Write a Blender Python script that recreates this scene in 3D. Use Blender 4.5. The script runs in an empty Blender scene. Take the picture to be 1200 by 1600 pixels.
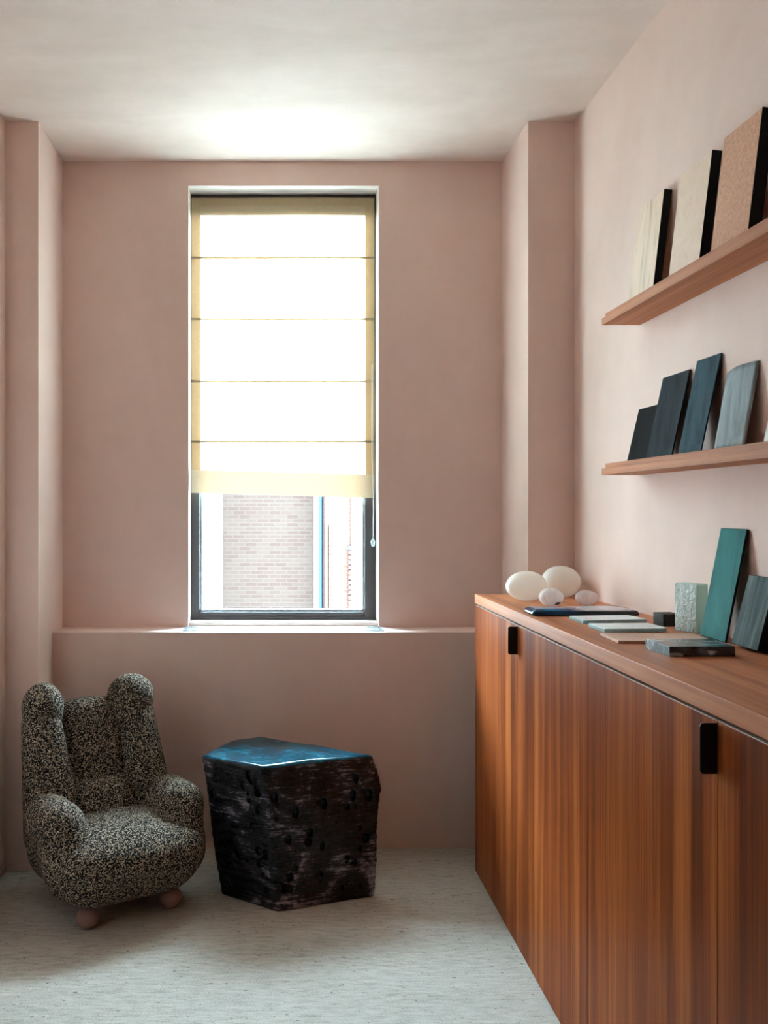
import bpy, bmesh, math, random
import numpy as np
from mathutils import Vector, Matrix, noise

SC = bpy.context.scene
COL = SC.collection

# ------------------------------------------------------------------ camera
EYE = 1.446
cam_d = bpy.data.cameras.new('camera')
cam = bpy.data.objects.new('camera', cam_d)
COL.objects.link(cam)
cam.location = (0, 0, EYE)
cam.rotation_euler = (math.pi / 2, 0, 0)
cam_d.sensor_fit = 'HORIZONTAL'
cam_d.sensor_width = 36
cam_d.lens = 36 * 1404 / 1200
cam_d.shift_x = (600 - 430) / 1200
cam_d.shift_y = -4 / 1200
cam_d.clip_start = 0.02
SC.camera = cam

# ------------------------------------------------------------------ sky, light, exposure
world = bpy.data.worlds.new('overcast_sky')
SC.world = world
world.use_nodes = True
wn = world.node_tree
bg = wn.nodes['Background']
bg.inputs[0].default_value = (0.63, 0.89, 1.10, 1)
bg.inputs[1].default_value = 26.0

def portal(name, loc, rot, sx, sy):
    d = bpy.data.lights.new(name, 'AREA')
    d.shape = 'RECTANGLE'
    d.size, d.size_y = sx, sy
    d.cycles.is_portal = True
    o = bpy.data.objects.new(name, d)
    o.location = loc
    o.rotation_euler = rot
    COL.objects.link(o)
    return o
portal('window_daylight_portal', (0.037, 4.32, 1.92), (math.radians(-90), 0, 0), 0.86, 1.98)

SC.view_settings.view_transform = 'Standard'
SC.view_settings.look = 'None'
SC.view_settings.exposure = 1.97
SC.view_settings.gamma = 1.0
SC.view_settings.use_curve_mapping = False
SC.cycles.use_denoising = True
SC.cycles.max_bounces = 14
SC.cycles.diffuse_bounces = 9
SC.cycles.glossy_bounces = 5
SC.cycles.transmission_bounces = 8
SC.cycles.transparent_max_bounces = 12
SC.cycles.caustics_reflective = False
SC.cycles.caustics_refractive = False
SC.cycles.sample_clamp_indirect = 6.0

# ------------------------------------------------------------------ material helpers
class Mat:
    def __init__(self, name, rough=0.7, spec=0.3):
        self.m = bpy.data.materials.new(name)
        self.m.use_nodes = True
        self.nt = self.m.node_tree
        self.b = self.nt.nodes['Principled BSDF']
        self.b.inputs['Roughness'].default_value = rough
        self.b.inputs['Specular IOR Level'].default_value = spec
        self._co = None
    def node(self, t, **kw):
        n = self.nt.nodes.new(t)
        for k, v in kw.items():
            setattr(n, k, v)
        return n
    def link(self, a, b):
        self.nt.links.new(a, b)
    def co(self, scale=(1, 1, 1), rot=(0, 0, 0)):
        tc = self.node('ShaderNodeTexCoord')
        mp = self.node('ShaderNodeMapping')
        mp.inputs['Scale'].default_value = scale
        mp.inputs['Rotation'].default_value = rot
        self.link(tc.outputs['Object'], mp.inputs['Vector'])
        return mp.outputs[0]
    def noise(self, scale, detail=4, rough=0.55, co=None, dist=0.0):
        n = self.node('ShaderNodeTexNoise')
        n.inputs['Scale'].default_value = scale
        n.inputs['Detail'].default_value = detail
        n.inputs['Roughness'].default_value = rough
        n.inputs['Distortion'].default_value = dist
        self.link(co if co is not None else self.co(), n.inputs['Vector'])
        return n.outputs['Fac']
    def ramp(self, fac, stops):
        r = self.node('ShaderNodeValToRGB')
        el = r.color_ramp.elements
        while len(el) < len(stops):
            el.new(0.5)
        for e, (p, c) in zip(el, stops):
            e.position = p
            e.color = (*c, 1) if len(c) == 3 else c
        self.link(fac, r.inputs[0])
        return r.outputs[0]
    def mix(self, fac, a, b, mode='MIX'):
        n = self.node('ShaderNodeMix', data_type='RGBA', blend_type=mode)
        if isinstance(fac, (int, float)):
            n.inputs[0].default_value = fac
        else:
            self.link(fac, n.inputs[0])
        for k, v in ((6, a), (7, b)):
            if isinstance(v, tuple):
                n.inputs[k].default_value = (*v, 1)
            else:
                self.link(v, n.inputs[k])
        return n.outputs[2]
    def math(self, op, a, b=None):
        n = self.node('ShaderNodeMath', operation=op)
        for k, v in ((0, a), (1, b)):
            if v is None:
                continue
            if isinstance(v, (int, float)):
                n.inputs[k].default_value = v
            else:
                self.link(v, n.inputs[k])
        return n.outputs[0]
    def color(self, c):
        if isinstance(c, tuple):
            self.b.inputs['Base Color'].default_value = (*c, 1)
        else:
            self.link(c, self.b.inputs['Base Color'])
        return self
    def bump(self, h, strength=0.3, dist=0.01):
        n = self.node('ShaderNodeBump')
        n.inputs['Strength'].default_value = strength
        n.inputs['Distance'].default_value = dist
        self.link(h, n.inputs['Height'])
        self.link(n.outputs[0], self.b.inputs['Normal'])
        return self
    def rough(self, f):
        self.link(f, self.b.inputs['Roughness'])
        return self

def m_plain(name, col, rough=0.6, spec=0.3, metal=0.0):
    a = Mat(name, rough, spec).color(col)
    a.b.inputs['Metallic'].default_value = metal
    return a.m

def m_plaster(name, c0, c1, streak=(1, 1, 0.35)):
    a = Mat(name, 0.75, 0.2)
    n1 = a.noise(1.6, 5, 0.6, a.co(streak), 0.6)
    n2 = a.noise(9, 4, 0.6)
    f = a.math('ADD', a.math('MULTIPLY', n1, 0.75), a.math('MULTIPLY', n2, 0.25))
    a.color(a.ramp(f, [(0.3, c0), (0.7, c1)]))
    a.bump(n2, 0.06, 0.02)
    return a.m

def m_wood(name, dark, mid, light, axis, rough=0.42, strip=9.0, grain=120.0, spec=0.35):
    """grain runs along axis (0, 1 or 2); strips of veneer vary across it."""
    a = Mat(name, rough, spec)
    sc = [1.0, 1.0, 1.0]
    sc[axis] = 0.02
    n_strip = a.noise(strip, 2, 0.8, a.co(tuple(sc)))
    sc2 = [1.0, 1.0, 1.0]
    sc2[axis] = 0.012
    n_fine = a.noise(grain, 5, 0.7, a.co(tuple(sc2)))
    sc3 = [1.0, 1.0, 1.0]
    sc3[axis] = 0.12
    n_fig = a.noise(6, 4, 0.6, a.co(tuple(sc3)), 1.2)
    f = a.math('ADD', a.math('MULTIPLY', n_strip, 0.5), a.math('MULTIPLY', n_fine, 0.38))
    f = a.math('ADD', f, a.math('MULTIPLY', n_fig, 0.12))
    a.color(a.ramp(f, [(0.36, dark), (0.5, mid), (0.64, light)]))
    a.bump(n_fine, 0.05, 0.004)
    return a.m

def m_glass(name, col, clear=0.6, rough=0.08):
    """thick coloured glass: part see-through, part cloudy body."""
    a = Mat(name, rough, 0.5)
    a.color(col)
    a.b.inputs['IOR'].default_value = 1.45
    a.b.inputs['Transmission Weight'].default_value = clear
    return a

# materials
PINK0, PINK1 = (0.71, 0.53, 0.46), (0.82, 0.635, 0.56)
M_wall = m_plaster('pink_plaster', PINK0, PINK1)
M_ceil = m_plaster('pale_plaster', (0.69, 0.57, 0.51), (0.85, 0.735, 0.675), (0.6, 1.8, 1))
M_rear = m_wood('dark_absorbing_panelling', (0.05, 0.03, 0.02), (0.08, 0.05, 0.035), (0.11, 0.07, 0.05), 2)  # unseen rear and bay surfaces kept dark to absorb bounced light

def m_carpet():
    a = Mat('wool_carpet', 0.95, 0.05)
    fine = a.noise(330, 3, 0.75, a.co((0.6, 1, 1)))
    streak = a.noise(70, 4, 0.7, a.co((0.22, 1, 1)))
    band = a.noise(5, 3, 0.6, a.co((0.15, 1, 1)))
    fleck = a.noise(95, 2, 0.6, a.co((0.45, 1, 1)))
    f = a.math('ADD', a.math('MULTIPLY', streak, 0.42), a.math('MULTIPLY', fine, 0.42))
    f = a.math('ADD', f, a.math('MULTIPLY', band, 0.16))
    base = a.ramp(f, [(0.35, (0.25, 0.215, 0.165)), (0.48, (0.50, 0.465, 0.395)), (0.62, (0.65, 0.615, 0.545))])
    fk = a.ramp(fleck, [(0.655, (0, 0, 0)), (0.72, (1, 1, 1))])
    a.color(a.mix(fk, base, (0.13, 0.10, 0.075)))
    a.bump(f, 0.7, 0.012)
    return a.m
M_carpet = m_carpet()

def m_boucle():
    a = Mat('boucle_fabric', 0.95, 0.1)
    v = a.node('ShaderNodeTexVoronoi', feature='F1')
    v.inputs['Scale'].default_value = 250
    a.link(a.co(), v.inputs['Vector'])
    sep = a.node('ShaderNodeSeparateColor')
    a.link(v.outputs['Color'], sep.inputs[0])
    curl = a.ramp(sep.outputs[0], [(0.0, (0.012, 0.011, 0.011)), (0.26, (0.02, 0.018, 0.016)),
                                   (0.32, (0.24, 0.185, 0.125)), (1.0, (0.62, 0.51, 0.37))])
    size = a.math('ADD', v.outputs['Distance'], a.math('MULTIPLY', sep.outputs[1], 0.22))
    spot = a.ramp(size, [(0.50, (1, 1, 1)), (0.70, (0, 0, 0))])
    a.color(a.mix(spot, (0.013, 0.012, 0.012), curl))
    a.bump(a.math('SUBTRACT', 1.0, v.outputs['Distance']), 0.5, 0.006)
    return a.m
M_boucle = m_boucle()

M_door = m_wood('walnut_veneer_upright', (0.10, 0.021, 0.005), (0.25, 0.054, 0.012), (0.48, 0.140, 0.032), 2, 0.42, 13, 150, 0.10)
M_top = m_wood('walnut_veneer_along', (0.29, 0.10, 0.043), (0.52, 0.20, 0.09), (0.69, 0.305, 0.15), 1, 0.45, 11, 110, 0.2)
M_shelf = m_wood('oak_shelf', (0.31, 0.108, 0.046), (0.49, 0.19, 0.085), (0.64, 0.29, 0.14), 1, 0.55, 14, 130, 0.12)
M_cabin = m_plain('cabinet_interior', (0.03, 0.015, 0.01), 0.8)
M_black = m_plain('black_metal', (0.006, 0.006, 0.006), 0.45, 0.35)
M_edge = m_plain('black_edge', (0.008, 0.008, 0.008), 0.6, 0.2)
M_edging = m_plain('pale_edging', (0.55, 0.45, 0.38), 0.5)
M_frame = m_plain('window_grey_paint', (0.088, 0.072, 0.068), 0.5, 0.3)
M_gasket = m_plain('window_glazing_bead', (0.55, 0.66, 0.68), 0.4, 0.4)
M_white = m_plain('white_paint', (0.88, 0.83, 0.78), 0.5)
M_foot = m_plain('pink_wood_ball', (0.27, 0.15, 0.12), 0.5)

# ------------------------------------------------------------------ geometry helpers
def finish(name, me, mat, parent=None, smooth=False, loc=None, rot=None):
    if isinstance(mat, (list, tuple)):
        for x in mat:
            me.materials.append(x)
    elif mat is not None:
        me.materials.append(mat)
    if smooth:
        me.polygons.foreach_set('use_smooth', [True] * len(me.polygons))
    o = bpy.data.objects.new(name, me)
    COL.objects.link(o)
    if parent is not None:
        o.parent = parent
    if loc is not None:
        o.location = loc
    if rot is not None:
        o.rotation_euler = rot
    return o

def bm_box(bm, x0, x1, y0, y1, z0, z1, bev=0.0, seg=2):
    r = bmesh.ops.create_cube(bm, size=1.0)
    vs = r['verts']
    for v in vs:
        v.co = Vector(((x0 + x1) / 2 + v.co.x * (x1 - x0),
                       (y0 + y1) / 2 + v.co.y * (y1 - y0),
                       (z0 + z1) / 2 + v.co.z * (z1 - z0)))
    if bev > 0:
        es = list({e for v in vs for e in v.link_edges})
        bmesh.ops.bevel(bm, geom=es, offset=bev, segments=seg, affect='EDGES', profile=0.5)

def boxes(name, lst, mat, parent=None, bev=0.0, loc=None, rot=None, seg=2):
    bm = bmesh.new()
    for b in lst:
        bm_box(bm, *b, bev=bev, seg=seg)
    me = bpy.data.meshes.new(name)
    bm.to_mesh(me)
    bm.free()
    return finish(name, me, mat, parent, False, loc, rot)

def box(name, b, mat, parent=None, bev=0.0, **kw):
    return boxes(name, [b], mat, parent, bev, **kw)

def prism(name, pts, z0, z1, mat, parent=None, bev=0.0, loc=None, rot=None):
    bm = bmesh.new()
    lo = [bm.verts.new((x, y, z0)) for x, y in pts]
    hi = [bm.verts.new((x, y, z1)) for x, y in pts]
    n = len(pts)
    bm.faces.new(lo[::-1])
    bm.faces.new(hi)
    for i in range(n):
        bm.faces.new((lo[i], lo[(i + 1) % n], hi[(i + 1) % n], hi[i]))
    bmesh.ops.recalc_face_normals(bm, faces=bm.faces)
    if bev > 0:
        bmesh.ops.bevel(bm, geom=list(bm.edges), offset=bev, segments=2, affect='EDGES', profile=0.5)
    me = bpy.data.meshes.new(name)
    bm.to_mesh(me)
    bm.free()
    return finish(name, me, mat, parent, False, loc, rot)

def tube(name, pts, rad, mat, parent=None, seg=10):
    bm = bmesh.new()
    rings = []
    for i, p in enumerate(pts):
        p = Vector(p)
        a = Vector(pts[max(0, i - 1)])
        b = Vector(pts[min(len(pts) - 1, i + 1)])
        t = (b - a).normalized()
        s = t.orthogonal().normalized() if abs(t.z) < 0.95 else Vector((1, 0, 0))
        s = (s - t * s.dot(t)).normalized()
        u = t.cross(s)
        r = rad[i] if isinstance(rad, (list, tuple)) else rad
        rings.append([bm.verts.new(p + s * math.cos(k * 2 * math.pi / seg) * r + u * math.sin(k * 2 * math.pi / seg) * r) for k in range(seg)])
    for a, b in zip(rings, rings[1:]):
        for k in range(seg):
            bm.faces.new((a[k], a[(k + 1) % seg], b[(k + 1) % seg], b[k]))
    bm.faces.new(rings[0][::-1])
    bm.faces.new(rings[-1])
    bmesh.ops.recalc_face_normals(bm, faces=bm.faces)
    me = bpy.data.meshes.new(name)
    bm.to_mesh(me)
    bm.free()
    return finish(name, me, mat, parent, True)

def lathe(name, prof, mat, parent=None, seg=32, loc=None):
    bm = bmesh.new()
    rings = []
    for r, z in prof:
        if r < 1e-6:
            rings.append([bm.verts.new((0, 0, z))])
        else:
            rings.append([bm.verts.new((r * math.cos(2 * math.pi * k / seg), r * math.sin(2 * math.pi * k / seg), z)) for k in range(seg)])
    for a, b in zip(rings, rings[1:]):
        for k in range(seg):
            k2 = (k + 1) % seg
            if len(a) == 1:
                bm.faces.new((a[0], b[k2], b[k]))
            elif len(b) == 1:
                bm.faces.new((a[k], a[k2], b[0]))
            else:
                bm.faces.new((a[k], a[k2], b[k2], b[k]))
    bmesh.ops.recalc_face_normals(bm, faces=bm.faces)
    me = bpy.data.meshes.new(name)
    bm.to_mesh(me)
    bm.free()
    return finish(name, me, mat, parent, True, loc)

def empty(name, loc=(0, 0, 0), rz=0.0):
    o = bpy.data.objects.new(name, None)
    o.empty_display_size = 0.05
    COL.objects.link(o)
    o.location = loc
    o.rotation_euler = (0, 0, rz)
    return o

def tag(o, label, cat, group=None):
    o['label'] = label
    o['category'] = cat
    if group:
        o['group'] = group
    return o

def struct(o, label=None):
    o['kind'] = 'structure'
    if label:
        o['label'] = label
    return o

def surface_net(f, lo, hi, h):
    """mesh of the zero level of f(X, Y, Z) (negative inside) on a grid of step h."""
    ax = [np.arange(lo[i], hi[i] + h, h) for i in range(3)]
    X, Y, Z = np.meshgrid(*ax, indexing='ij')
    D = f(X, Y, Z).astype(np.float64)
    ins = D < 0
    nx, ny, nz = D.shape
    acc = np.zeros((nx - 1, ny - 1, nz - 1, 3))
    cnt = np.zeros((nx - 1, ny - 1, nz - 1))
    corners = [(i, j, k) for i in (0, 1) for j in (0, 1) for k in (0, 1)]
    sl = lambda c: tuple(slice(c[q], D.shape[q] - 1 + c[q]) for q in range(3))
    for a in corners:
        for d in range(3):
            if a[d] == 1:
                continue
            b = list(a)
            b[d] = 1
            da, db = D[sl(a)], D[sl(b)]
            cr = (da < 0) != (db < 0)
            t = np.where(cr, da / np.where(cr, da - db, 1.0), 0)
            for q in range(3):
                val = a[q] + (t if q == d else 0)
                acc[..., q] += np.where(cr, val, 0)
            cnt += cr
    act = cnt > 0
    idx = -np.ones(act.shape, dtype=np.int64)
    idx[act] = np.arange(act.sum())
    cell = np.argwhere(act)
    V = (cell + acc[act] / cnt[act][:, None]) * h + np.array(lo)
    quads = []
    for d in range(3):
        e1, e2 = (d + 1) % 3, (d + 2) % 3
        s0 = [slice(None)] * 3
        s1 = [slice(None)] * 3
        s0[d], s1[d] = slice(0, -1), slice(1, None)
        A, B = ins[tuple(s0)], ins[tuple(s1)]
        cr = np.argwhere(A != B)
        cr = cr[(cr[:, e1] > 0) & (cr[:, e2] > 0) & (cr[:, e1] < D.shape[e1] - 1) & (cr[:, e2] < D.shape[e2] - 1)]
        if not len(cr):
            continue
        def at(o1, o2):
            c = cr.copy()
            c[:, e1] -= o1
            c[:, e2] -= o2
            return idx[c[:, 0], c[:, 1], c[:, 2]]
        q = np.stack([at(1, 1), at(0, 1), at(0, 0), at(1, 0)], 1)
        flip = ~A[cr[:, 0], cr[:, 1], cr[:, 2]]
        q[flip] = q[flip][:, ::-1]
        quads.append(q)
    return V, np.concatenate(quads)

def net_object(name, f, lo, hi, h, mat, parent=None, smooth_it=2, zlift=None):
    V, Q = surface_net(f, lo, hi, h)
    for _ in range(smooth_it):          # light relaxation of the grid pattern
        S = np.zeros_like(V)
        C = np.zeros(len(V))
        for a, b in ((0, 1), (1, 2), (2, 3), (3, 0)):
            np.add.at(S, Q[:, a], V[Q[:, b]])
            np.add.at(S, Q[:, b], V[Q[:, a]])
            np.add.at(C, Q[:, a], 1)
            np.add.at(C, Q[:, b], 1)
        V = V * 0.4 + 0.6 * S / C[:, None]
    me = bpy.data.meshes.new(name)
    me.from_pydata(V.tolist(), [], Q.tolist())
    me.update()
    return finish(name, me, mat, parent, True)

# signed distance pieces
def sd_cone(X, Y, Z, a, b, ra, rb):
    a, b = np.array(a), np.array(b)
    d = b - a
    t = ((X - a[0]) * d[0] + (Y - a[1]) * d[1] + (Z - a[2]) * d[2]) / (d @ d)
    t = np.clip(t, 0, 1)
    return np.sqrt((X - a[0] - t * d[0]) ** 2 + (Y - a[1] - t * d[1]) ** 2 + (Z - a[2] - t * d[2]) ** 2) - (ra + (rb - ra) * t)

def sd_ell(X, Y, Z, c, r):
    k = np.sqrt(((X - c[0]) / r[0]) ** 2 + ((Y - c[1]) / r[1]) ** 2 + ((Z - c[2]) / r[2]) ** 2)
    return (k - 1) * min(r)

def sd_rbox(X, Y, Z, c, hlf, r):
    q = [np.abs(A - c[i]) - (hlf[i] - r) for i, A in enumerate((X, Y, Z))]
    out = np.sqrt(sum(np.maximum(x, 0) ** 2 for x in q))
    return out + np.minimum(np.maximum(np.maximum(q[0], q[1]), q[2]), 0) - r

def smin(a, b, k):
    h = np.clip(0.5 + 0.5 * (b - a) / k, 0, 1)
    return b + (a - b) * h - k * h * (1 - h)

def smax(a, b, k):
    return -smin(-a, -b, k)

# ------------------------------------------------------------------ room shell
WX, LX = 1.20, -1.082          # right and left wall
PY, SY, BY = 3.60, 3.831, 4.012  # pilaster faces, wall under the sill, window wall
AXL, AXR = -0.949, 1.013       # alcove sides
CZ = 3.0
RY = -3.2                      # rear wall
SILL = 0.922
WL, WR, WT = -0.389, 0.463, 2.892   # window opening
OUT = 4.30

struct(box('floor', (LX - 0.1, WX + 0.1, RY - 0.1, SY + 0.05, -0.1, 0.0), M_carpet), 'pale wool carpet with dark flecks')
struct(box('ceiling', (LX - 0.1, WX + 0.1, RY - 0.1, OUT, CZ, CZ + 0.12), M_ceil), 'pale pink mottled plaster ceiling')
struct(box('wall_right', (WX, WX + 0.12, RY - 0.1, OUT, 0, CZ), M_wall))
struct(box('wall_left', (LX - 0.12, LX, 1.2, OUT, 0, CZ), M_wall))
# unseen opening and dark bay on the left, added to cut bounced light
SX = -4.2
struct(box('floor_added_bay', (SX - 0.1, LX - 0.1, RY - 0.1, 2.42, -0.1, 0.0), M_rear))
struct(box('ceiling_added_bay', (SX - 0.1, LX - 0.1, RY - 0.1, 2.42, CZ, CZ + 0.12), M_rear))
struct(box('wall_added_bay_side', (SX - 0.12, SX, RY - 0.1, 2.42, 0, CZ), M_rear))
struct(box('wall_added_bay_end', (SX, LX - 0.12, 2.3, 2.42, 0, CZ), M_rear))
struct(box('wall_rear', (SX, WX, RY - 0.12, RY, 0, CZ), M_rear))
struct(box('wall_return_left', (LX, AXL, PY, OUT, 0, CZ), M_wall))
struct(box('wall_return_right', (AXR, WX, PY, OUT, 0, CZ), M_wall))
struct(boxes('wall_window', [(AXL, WL, BY, OUT, 0, CZ), (WR, AXR, BY, OUT, 0, CZ),
                             (WL, WR, BY, OUT, WT, CZ), (WL, WR, BY, OUT, 0, SILL)], M_wall))
struct(box('wall_below_window', (AXL, AXR, SY, BY, 0, SILL), M_wall, bev=0.002))
struct(boxes('baseboard_left', [(LX, LX + 0.006, 1.2, PY, 0, 0.022), (LX, AXL, PY - 0.006, PY, 0, 0.022)], M_wall))
struct(box('trim_1', (WL, WR, BY + 0.03, 4.16, SILL, 0.940), M_white, bev=0.002), 'white board under the window frame')

struct(boxes('trim_2', [(WL, WL + 0.002, BY + 0.001, 4.124, 0.9405, WT), (WR - 0.002, WR, BY + 0.001, 4.124, 0.9405, WT),
                       (WL + 0.002, WR - 0.002, BY + 0.001, 4.124, WT - 0.002, WT)], M_white), 'white painted lining of the window opening')

# ------------------------------------------------------------------ window
win = struct(empty('window_1', (0, 0, 0)))
FY0, FY1 = 4.125, 4.185
fz0, fz1 = 0.940, WT
box('frame_stile', (WL, WL + 0.042, FY0, FY1, fz0, fz1), M_frame, win, 0.003)
box('frame_stile', (WR - 0.052, WR, FY0, FY1, fz0, fz1), M_frame, win, 0.003)
box('frame_rail', (WL + 0.042, WR - 0.052, FY0, FY1, fz1 - 0.05, fz1), M_frame, win, 0.003)
box('frame_rail', (WL + 0.042, WR - 0.052, FY0 - 0.002, FY1, fz0, fz0 + 0.015), M_frame, win, 0.002)
box('frame_rail', (WL + 0.042, WR - 0.052, FY0, FY1, fz0 + 0.017, fz0 + 0.035), M_frame, win, 0.002)
gx0, gx1, gz0, gz1 = WL + 0.042, WR - 0.052, fz0 + 0.035, fz1 - 0.05
box('glazing_bead', (gx0, gx0 + 0.009, FY0 + 0.018, FY1, gz0, gz1), M_gasket, win)
box('glazing_bead', (gx1 - 0.009, gx1, FY0 + 0.018, FY1, gz0, gz1), M_gasket, win)
box('glazing_bead', (gx0 + 0.009, gx1 - 0.009, FY0 + 0.018, FY1, gz0, gz0 + 0.010), M_gasket, win)
a = Mat('window_glass')
a.nt.nodes.remove(a.b)
tr = a.node('ShaderNodeBsdfTransparent')
tr.inputs[0].default_value = (0.97, 0.985, 0.98, 1)
gl = a.node('ShaderNodeBsdfGlossy')
gl.inputs['Roughness'].default_value = 0.0
mx = a.node('ShaderNodeMixShader')
fr = a.node('ShaderNodeFresnel')
fr.inputs[0].default_value = 1.2
a.link(fr.outputs[0], mx.inputs[0])
a.link(tr.outputs[0], mx.inputs[1])
a.link(gl.outputs[0], mx.inputs[2])
a.link(mx.outputs[0], a.nt.nodes['Material Output'].inputs[0])
M_pane = a.m
box('pane', (gx0 + 0.009, gx1 - 0.009, 4.155, 4.161, gz0 + 0.010, gz1), M_pane, win)

# ------------------------------------------------------------------ roman blind
def m_cloth(name, col, through, open_, tcol=None):
    a = Mat(name)
    a.nt.nodes.remove(a.b)
    wv = a.noise(260, 2, 0.6, a.co((1, 1, 0.25)))
    wh = a.noise(260, 2, 0.6, a.co((0.2, 1, 1)))
    weave = a.math('ADD', a.math('MULTIPLY', wv, 0.5), a.math('MULTIPLY', wh, 0.5))
    c = a.ramp(weave, [(0.35, tuple(x * 0.9 for x in col)), (0.65, col)])
    tl = a.node('ShaderNodeBsdfTranslucent')
    df = a.node('ShaderNodeBsdfDiffuse')
    tp = a.node('ShaderNodeBsdfTransparent')
    tp.inputs[0].default_value = (1, 1, 1, 1)
    if tcol is None:
        a.link(c, tl.inputs[0])
    else:
        a.link(a.ramp(weave, [(0.35, tuple(x * 0.85 for x in tcol)), (0.65, tcol)]), tl.inputs[0])
    a.link(c, df.inputs[0])
    m1 = a.node('ShaderNodeMixShader')
    m1.inputs[0].default_value = through
    a.link(df.outputs[0], m1.inputs[1])
    a.link(tl.outputs[0], m1.inputs[2])
    m2 = a.node('ShaderNodeMixShader')
    m2.inputs[0].default_value = open_
    a.link(m1.outputs[0], m2.inputs[1])
    a.link(tp.outputs[0], m2.inputs[2])
    a.link(m2.outputs[0], a.nt.nodes['Material Output'].inputs[0])
    return a.m
M_cloth = m_cloth('sheer_cream_linen', (0.93, 0.92, 0.88), 0.75, 0.06, (0.60, 0.56, 0.48))
M_hem = m_cloth('doubled_tan_linen', (0.90, 0.72, 0.45), 0.6, 0.0, (0.135, 0.069, 0.028))
M_rib = m_cloth('rib_pocket_linen', (0.92, 0.80, 0.58), 0.6, 0.0, (0.155, 0.088, 0.040))
M_seam = m_cloth('rib_seam_linen', (0.92, 0.78, 0.54), 0.7, 0.0, (0.135, 0.080, 0.037))
M_low = m_cloth('bottom_hem_linen', (0.96, 0.88, 0.66), 0.6, 0.0, (0.125, 0.076, 0.042))

blind = tag(empty('roman_blind', (0.034, 4.086, 1.5)), 'sheer cream roman blind with tan edges in the window', 'blind')
bx0, bx1, bzt, bzl, bzr = -0.380 - 0.034, 0.4505 - 0.034, 1.364, 0.021, -0.002
ribs = [1.446 + (796 - y) * 4.086 / 1404 - 1.5 for y in (403, 499, 596, 690)]

def cloth_y(x, z):
    # cloth hangs in shallow bays between the ribs and bows out a little near the hem
    zs = sorted(ribs + [0.0, bzt])
    k = 0
    for i in range(len(zs) - 1):
        if zs[i] <= z:
            k = i
    t = (z - zs[k]) / max(zs[min(k + 1, len(zs) - 1)] - zs[k], 1e-4)
    t = min(max(t, 0), 1)
    return -0.012 * math.sin(math.pi * t) * (1 - 0.3 * z / bzt) + 0.002 * math.sin(9 * x + 3 * z)

def strip(name, x0, x1, z0f, z1f, off, mat, nx, nz, parent=blind, thick=0.0015):
    bm = bmesh.new()
    g = []
    for j in range(nz + 1):
        row = []
        for i in range(nx + 1):
            x = x0 + (x1 - x0) * i / nx
            s = (x - bx0) / (bx1 - bx0)
            z0 = z0f(s) if callable(z0f) else z0f
            z1 = z1f(s) if callable(z1f) else z1f
            z = z0 + (z1 - z0) * j / nz
            row.append(bm.verts.new((x, cloth_y(x, max(z, 0)) + off, z)))
        g.append(row)
    for j in range(nz):
        for i in range(nx):
            bm.faces.new((g[j][i], g[j][i + 1], g[j + 1][i + 1], g[j + 1][i]))
    me = bpy.data.meshes.new(name)
    bm.to_mesh(me)
    bm.free()
    return finish(name, me, mat, parent, True)
bot = lambda s: bzl + (bzr - bzl) * s
HW = 0.041
strip('fabric', bx0 + HW, bx1 - HW, lambda s: bot(s) + 0.105, bzt - 0.082, 0, M_cloth, 16, 60)
strip('side_hem', bx0, bx0 + HW, lambda s: bot(s) + 0.105, bzt, 0, M_hem, 3, 60)
strip('side_hem', bx1 - HW, bx1, lambda s: bot(s) + 0.105, bzt, 0, M_hem, 3, 60)
strip('bottom_hem', bx0, bx1, bot, lambda s: bot(s) + 0.105, 0, M_low, 20, 6)
strip('top_hem', bx0 + HW, bx1 - HW, bzt - 0.04, bzt, 0, M_hem, 16, 2)
strip('headrail_band', bx0 + HW, bx1 - HW, bzt - 0.082, bzt - 0.04, 0, M_rib, 16, 2)
for rz in ribs:
    strip('rib_seam', bx0, bx1, rz - 0.005, rz + 0.005, -0.003, M_seam, 20, 1)
box('headrail', (bx0 + 0.004, bx1 - 0.004, 0.012, 0.042, bzt - 0.075, bzt - 0.002), M_white, blind, 0.002)
cx = (582 - 430) / 344 - 0.034
tube('pull_cord', [(cx - 0.004, -0.028, 0.60), (cx - 0.005, -0.029, 0.2), (cx + 0.002, -0.028, -0.05), (cx, -0.027, -0.19)], 0.0017, M_white, blind, 6)
kn = lathe('cord_knob', [(0, 0.018), (0.004, 0.018), (0.005, 0.013), (0.009, 0.010), (0.010, 0.004), (0.007, -0.014), (0.004, -0.017), (0, -0.017)], M_gasket, blind, 14, (cx, -0.027, -0.205))

# ------------------------------------------------------------------ grille let into the sill
gr = tag(empty('sill_grille', (0.035, 3.925, SILL)), 'slim metal air grille on the sill below the window', 'grille')
M_grille = m_plain('grille_metal', (0.33, 0.37, 0.39), 0.35, 0.5, 0.8)
gx = 0.433
boxes('grille_frame', [(-gx, gx, -0.066, -0.058, 0, 0.004), (-gx, gx, 0.058, 0.066, 0, 0.004),
                       (-gx, -gx + 0.008, -0.058, 0.058, 0, 0.004), (gx - 0.008, gx, -0.058, 0.058, 0, 0.004)], M_grille, gr)
box('grille_shade_sheet', (-gx + 0.008, gx - 0.008, -0.058, 0.058, 0.0002, 0.001), M_black, gr)  # flat black sheet standing in for the shade between the slats
n = 82
sl_ = boxes('grille_slats', [(-gx + 0.010 + i * (2 * gx - 0.02) / n, -gx + 0.010 + i * (2 * gx - 0.02) / n + 0.0055, -0.058, 0.058, 0.001, 0.0035) for i in range(n)], M_grille, gr)
sl_['kind'] = 'stuff'

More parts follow.
